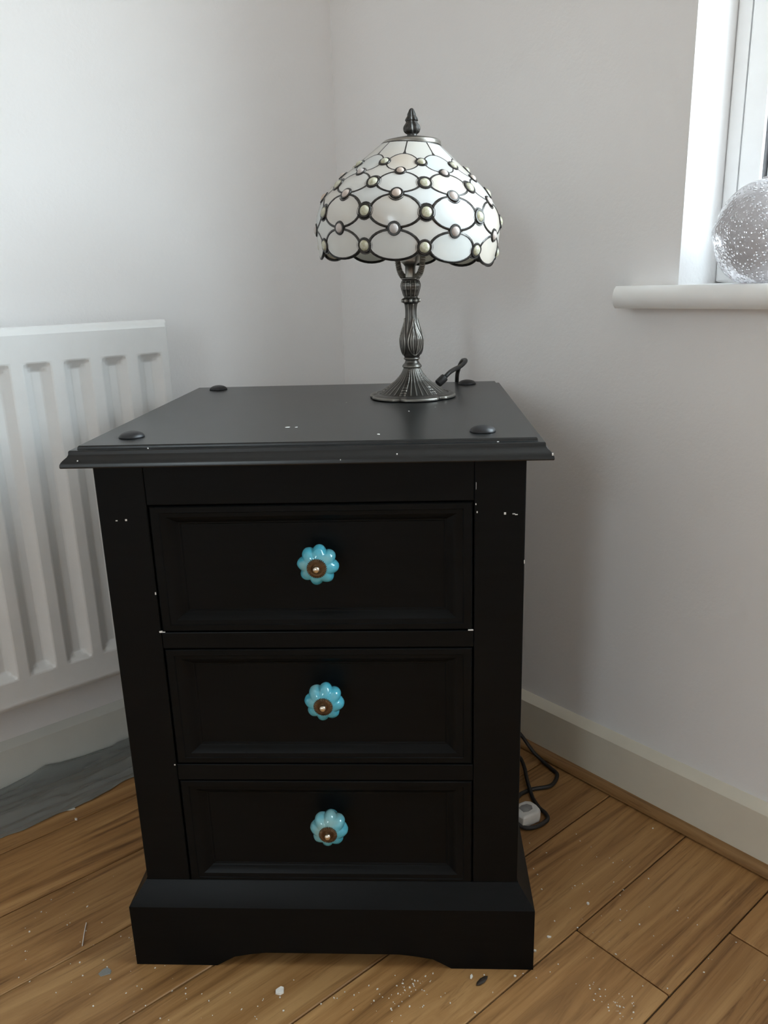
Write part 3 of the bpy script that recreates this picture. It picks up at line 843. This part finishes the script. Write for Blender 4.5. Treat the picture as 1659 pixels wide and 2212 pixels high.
for k in range(10):
    for kind, poly in PANES:
        if kind == 'top':
            shade_m.tube([dome(PH0 + 36 * k, 3.46), dome(PH0 + 36 * k, 3.8), dome(PH0 + 36 * k, 4.18)], 0.0016, 6)
        rr = 0.0016
        big = [(x, y) for x, y in poly]
        outline(poly, 36 * k, 0.0015 if poly[0][1] < 2.4 else 0.0012)
    for t in (0, 1, 2, 3):                           # solder seam midway between oval and neighbours
        if t == 0: pts = [(15.4 * math.cos(a), 0.475 * math.sin(a)) for a in [2 * PI * i / 30 for i in range(30)]]
        else: pts = [(15.3 * math.cos(a), t + 0.475 * math.sin(a)) for a in [2 * PI * i / 30 for i in range(30)]]
        shade_m.tube([dome(PH0 + 36 * k + x, y) for x, y in pts], 0.0021 if t < 2 else 0.0016, 6, closed=True)
    for kind, gp, t in GEMS:
        c = dome(PH0 + 36 * k + gp, t); nn = dome_n(PH0 + 36 * k + gp, t)
        a = nn.cross(Vector((0, 0, 1))).normalized(); bb2 = nn.cross(a)
        gr = (0.0072 if t < 2.2 else 0.0060) * (1.0 if kind == 'clear' else 0.90)
        ring = [c + nn * 0.0010 + (a * math.cos(q) + bb2 * math.sin(q)) * (gr + 0.0006) for q in [2 * PI * i / 20 for i in range(20)]]
        shade_m.tube(ring, 0.0019, 6, closed=True)
        # flat solder web round the gem
        inner = [c + nn * 0.0003 + (a * math.cos(q) + bb2 * math.sin(q)) * gr for q in [2 * PI * i / 20 for i in range(20)]]
        outer = [c + nn * 0.0008 + (a * math.cos(q) + bb2 * math.sin(q)) * (gr + 0.0042) for q in [2 * PI * i / 20 for i in range(20)]]
        inn2 = [p - nn * 0.0024 for p in inner]; out2 = [p - nn * 0.0030 for p in outer]
        shade_m.rings([inner, outer, out2, inn2, inner], True, False, False)
shade_m.tube([dome(6 * i, 4.17) for i in range(60)], 0.0018, 6, closed=True)
shade = shade_m.build('lamp_shade', M_LEAD, lamp, smooth=True, angle=60)
TILT = Matrix.Translation((0.0045, 0, 1.034 - H)) @ Matrix.Rotation(math.radians(3.7), 4, 'Y') @ Matrix.Translation((0, 0, H - 1.034))
shade.matrix_local = TILT
for kind, poly in PANES:
    o = pane_mesh('glass_pane', poly).build('glass_pane', M_OPAL, shade, smooth=True, angle=40)
    for k in range(1, 10):
        c = o.copy(); COL.objects.link(c); c.parent = shade; c.rotation_euler = (0, 0, math.radians(36 * k))
for kind, gp, t in GEMS:
    c = dome(PH0 + gp, t); nn = dome_n(PH0 + gp, t)
    a = nn.cross(Vector((0, 0, 1))).normalized(); b2 = nn.cross(a)
    gr = (0.0072 if t < 2.2 else 0.0060) * (1.0 if kind == 'clear' else 0.90)
    dprof = [(0.35, -0.0028), (0.97, -0.0026), (1.0, 0.0004), (0.93, 0.0022), (0.78, 0.0036), (0.52, 0.0047), (0.22, 0.0053)]
    rr = [[c + nn * h + (a * math.cos(q) + b2 * math.sin(q)) * gr * s_ for q in [2 * PI * i / 18 for i in range(18)]] for s_, h in dprof]
    o = MB().rings(rr).build('glass_gem', M_GEM if kind == 'clear' else M_PINKGEM, shade, smooth=True, angle=60)
    tag(o, 'clear olive tinted gem' if kind == 'clear' else 'opaque pink gem')
    for k in range(1, 10):
        q = o.copy(); COL.objects.link(q); q.parent = shade; q.rotation_euler = (0, 0, math.radians(36 * k))
# cap and finial
zc = 1.0335 - C0[2]
MB().lathe(pinterp([(0.0384, zc - .0030), (0.0398, zc - .0022), (0.0396, zc + .0022), (0.0380, zc + .0036), (0.0365, zc + .0044), (0.0330, zc + .0048), (0.0250, zc + .0070), (0.0120, zc + .0094), (0.0060, zc + .0100)], 3), 64, (LX + 0.0045, LY, C0[2])).build('shade_cap', M_PEWTER, lamp, smooth=True, angle=60)
def fin_fn(r, z, th):
    zz = z - zc
    if 0.0135 < zz < 0.046: return r * (1 + 0.10 * math.cos(9 * th + zz * 60))
    return r
MB().lathe(pinterp([(0.0070, zc + .0088), (0.0068, zc + .0118), (0.0072, zc + .0130), (0.0098, zc + .0155), (0.0107, zc + .0190), (0.0101, zc + .0225), (0.0078, zc + .0262), (0.0072, zc + .0280), (0.0082, zc + .0298), (0.0072, zc + .0325), (0.0056, zc + .0350), (0.0054, zc + .0372), (0.0042, zc + .0400), (0.0026, zc + .0432), (0.0006, zc + .0445)], 4), 72, (LX + 0.0055, LY, C0[2]), 'Z', fin_fn).build('finial', M_LEAD, lamp, smooth=True, angle=60)
# cord: rubber grip on the base, loop behind the lamp, drop behind the chest, slack on the floor
g0, g1 = Vector((0.1525, 0.396, H + 0.0125)), Vector((0.1635, 0.402, H + 0.0215))
ax = (g1 - g0).normalized()
a = ax.cross(Vector((0, 1, 0))).normalized(); b2 = ax.cross(a)
rr = [[g0 + ax * h + (a * math.cos(q) + b2 * math.sin(q)) * r for q in [2 * PI * i / 20 for i in range(20)]] for r, h in ((0.0056, -0.001), (0.0062, 0.0), (0.0064, 0.012), (0.0060, 0.0138), (0.0030, 0.0142))]
MB().rings(rr).build('cord_grip', M_CORD, lamp, smooth=True, angle=40)
FZ = 0.0042
cpts = [g1, (0.1700, 0.408, H + .0270), (0.1785, 0.425, H + .0300), (0.1880, 0.440, H + .0325), (0.1955, 0.452, H + .0375), (0.1975, 0.470, H + .0390), (0.1930, 0.490, H + .0355), (0.1880, 0.510, H + .020), (0.1865, 0.534, H - .004), (0.1880, 0.540, 0.62), (0.21, 0.545, 0.40), (0.25, 0.545, 0.15), (0.288, 0.5075, 0.060), (0.308, 0.482, 0.036), (0.3225, 0.4715, 0.018), (0.3370, 0.4590, FZ + .003), (0.3500, 0.4400, FZ), (0.3585, 0.4193, FZ), (0.3423, 0.3881, FZ), (0.3088, 0.3774, FZ), (0.2890, 0.3656, FZ), (0.2770, 0.3560, FZ), (0.2700, 0.4100, FZ), (0.2760, 0.4600, FZ + .004), (0.2950, 0.4640, FZ + .008), (0.3010, 0.4300, FZ + .010), (0.3015, 0.3950, FZ + .0085), (0.3058, 0.3555, FZ + .001), (0.3130, 0.3280, FZ), (0.3220, 0.3120, FZ), (0.3220, 0.2960, FZ), (0.3031, 0.2798, FZ), (0.2840, 0.2760, FZ), (0.2700, 0.2850, FZ + .004), (0.2750, 0.2980, FZ + .008)]
MB().tube(spline(cpts, 10), 0.0034, 10).build('cord', M_CORD, lamp, smooth=True, angle=80)
# white mains plug at the end of the cord
pc = Vector((0.2890, 0.3040, 0.0))
rz = Matrix.Rotation(0.55, 3, 'Z')
out8 = [(-.022, -.019), (.012, -.019), (.020, -.012), (.022, 0.0), (.020, .012), (.012, .019), (-.022, .019), (-.025, 0.0)]
rr = [[pc + rz @ Vector((x * s_, y * s_, z)) for x, y in out8] for s_, z in ((0.93, 0.0006), (1.0, 0.003), (1.0, 0.014), (0.93, 0.019), (0.78, 0.021))]
MB().rings(rr).build('plug', M_PLUG, lamp, smooth=True, angle=35, bevel=0.001)
q = [pc + rz @ Vector((x * 0.011, y * 0.009, 0.0209)) for x, y in ((-1, -.7), (-.3, -1), (.6, -.8), (1, 0), (.6, .8), (-.3, 1), (-1, .7))]
MB().rings([q, [p + Vector((0, 0, .0008)) for p in q]]).build('fuse_cover', M_GREY, lamp)

# ------------------------------------------------------------------ glass globe on the window sill
gs, go = 0.8890, -0.022
gc = P('R', gs, go, 0.8416)
prof = [(0.020, 0.0), (0.028, 0.0004), (0.037, 0.0035), (0.0475, 0.0115), (0.0565, 0.0235), (0.0630, 0.0390), (0.0668, 0.0540), (0.0690, 0.0640), (0.0672, 0.0740), (0.0625, 0.0870), (0.0550, 0.1010), (0.0450, 0.1130), (0.0330, 0.1218), (0.0210, 0.1266), (0.0120, 0.1284)]
inn = [(0.0100, 0.1282), (0.0200, 0.1240), (0.0320, 0.1185), (0.0435, 0.1100), (0.0530, 0.0985), (0.0600, 0.0855), (0.0645, 0.0735), (0.0660, 0.0640), (0.0640, 0.0545), (0.0600, 0.0400), (0.0535, 0.0255), (0.0450, 0.0145), (0.034, 0.0075), (0.020, 0.0060)]
globe = empty('glass_globe', gc, 'round grey bubbled glass globe vase standing on the window sill', 'vase')
def facet(r, z, th):
    return r * (1 - 0.012 * (1 - abs(math.cos(4 * th))))
MB().lathe(pinterp(prof, 4), 72, gc, 'Z', facet).build('globe_body', M_BUBBLE, globe, smooth=True, angle=50)
MB().lathe([(0.0125, 0.1272), (0.0132, 0.1290), (0.0122, 0.1304), (0.0104, 0.1304), (0.0098, 0.1288)], 48, gc).build('rim', M_BUBBLE, globe, smooth=True, angle=60)

# ------------------------------------------------------------------ plastic dust sheet along the left skirting
m = MB()
ns, no = 190, 40
verts = []
for i in range(ns + 1):
    s = 0.36 + 1.2 * i / ns
    edge = 0.136 + 0.016 * noise.noise(Vector((s * 7.0, 0.3, 0))) + 0.006 * noise.noise(Vector((s * 31.0, 4.3, 0)))
    for j in range(no + 1):
        u = j / no
        off = 0.020 + (edge - 0.020) * u
        fold = 0.012 * max(0, noise.noise(Vector((s * 4.0, off * 42.0, 1.7)))) + 0.004 * max(0, noise.noise(Vector((s * 16.0, off * 75.0, 5.1))))
        fold += 0.009 * math.exp(-((off - 0.088 - 0.012 * math.sin(s * 9)) / 0.009) ** 2)
        cr_ = 1 - abs(noise.noise(Vector((s * 3.0 + off * 9, off * 30.0 - s * 2, 8.3)))) * 7
        cr2 = 1 - abs(noise.noise(Vector((s * 6.0 - off * 20, off * 38.0, 2.9)))) * 6
        fold += 0.0065 * max(0, cr_) + 0.004 * max(0, cr2)
        z = 0.0012 + fold * (0.25 + 0.75 * sm((1 - u) * 5)) + 0.012 * math.exp(-(off - 0.020) / 0.012)
        verts.append(P('L', s, off, z))
w_ = no + 1
m.add(verts, [(i * w_ + j, (i + 1) * w_ + j, (i + 1) * w_ + j + 1, i * w_ + j + 1) for i in range(ns) for j in range(no)])
o = m.build('dust_sheet', M_FILM, smooth=True, angle=180, base=P('L', 0.8, 0.08, 0))
sd = o.modifiers.new('solid', 'SOLIDIFY'); sd.thickness = 0.0004
tag(o, 'crumpled clear plastic dust sheet lying along the left skirting board', 'dust sheet')

# ------------------------------------------------------------------ crumbs and flakes on the floor
m = MB()
def crumb(x, y, r):
    blob(m, (x, y, 0.0003), r * random.uniform(.7, 1.2), r * random.uniform(.5, .9), r * random.uniform(.5, 1.0), random.uniform(0, PI), 0.35, 5)
def in_chest(x, y): return abs(x) < 0.262 and y > 0.003
def in_room(x, y):
    q = Vector((x, y, 0)) - K
    return 0.15 < q.dot(U['L']) and q.dot(N['R']) > 0.045 and q.dot(N['L']) > 0.15
def scatter(cx, cy, sx, sy, n, r0, r1):
    k = 0
    while k < n:
        x, y = random.gauss(cx, sx), random.gauss(cy, sy)
        if in_chest(x, y) or not in_room(x, y): continue
        crumb(x, y, random.uniform(r0, r1)); k += 1
scatter(0.1038, -0.0225, 0.016, 0.012, 26, .0004, .0014)
scatter(0.0811, -0.0432, 0.020, 0.014, 18, .0004, .0012)
scatter(0.3532, -0.0446, 0.016, 0.014, 24, .0004, .0013)
scatter(0.3392, -0.0317, 0.014, 0.012, 12, .0004, .0012)
scatter(-0.30, 0.02, 0.10, 0.07, 60, .0004, .0014)
scatter(0.02, -0.045, 0.14, 0.025, 44, .0005, .0014)
scatter(0.36, 0.12, 0.07, 0.09, 40, .0005, .0014)
scatter(0.48, 0.12, 0.09, 0.09, 24, .0005, .0013)
for (x, y, r) in ((0.2876, 0.0577, .0030), (0.3523, 0.1183, .0028), (0.4882, 0.2811, .0014), (0.2660, 0.0340, .0022), (-0.4655, 0.2956, .0026), (0.235, -0.006, .0020), (0.1795, -0.008, .0026)):
    crumb(x, y, r)
tag(m.build('plaster_crumbs', M_CRUMB), 'tiny pale plaster crumbs strewn over the wooden floor', 'crumbs', kind='stuff')
def flake(name, x, y, sx, sy, sz, rz, mat, label, cat):
    q = MB(); blob(q, (x, y, 0.0004), sx, sy, sz, rz, 0.3, 9)
    tag(q.build(name, mat, base=(x, y, 0)), label, cat)
flake('plaster_flake', -0.0626, -0.0338, .0058, .0044, .0022, 0.9, M_CRUMB, 'largest white plaster flake on the floor in front of the chest', 'flake')
flake('plastic_scrap', -0.2971, -0.0085, .0075, .0055, .0008, 0.2, M_FILM, 'small see-through plastic scrap on the floor near the left front foot', 'scrap')
flake('plaster_flake', -0.4855, 0.3236, .0060, .0032, .0012, 0.5, M_CRUMB, 'white plaster flake on the floor at the edge of the plastic dust sheet', 'flake')
q = MB()
prof = [(-0.0105, 0.0006), (-0.007, 0.0030), (0.0, 0.0040), (0.006, 0.0028), (0.0095, 0.0006)]
d = Vector((math.cos(0.75), math.sin(0.75), 0)); n_ = Vector((-d.y, d.x, 0))
cc = Vector((0.1931, -0.014, 0))
q.rings([[cc + d * x + n_ * (w2 * math.cos(t_)) + Vector((0, 0, 0.0016 + min(w2, .0014) * math.sin(t_))) for t_ in [2 * PI * i / 10 for i in range(10)]] for x, w2 in prof])
tag(q.build('seed_husk', M_HUSK, smooth=True, base=cc), 'dark brown pointed husk on the floor in front of the right foot', 'husk')
q = MB().tube(spline([(-0.3450, 0.0321, .0012), (-0.3490, 0.046, .0016), (-0.3530, 0.060, .0012), (-0.3560, 0.0725, .0014)], 6), 0.0007, 6)
tag(q.build('plaster_sliver', M_CRUMB, base=(-0.35, 0.05, 0)), 'thin pale curved sliver on the floor left of the chest', 'sliver')
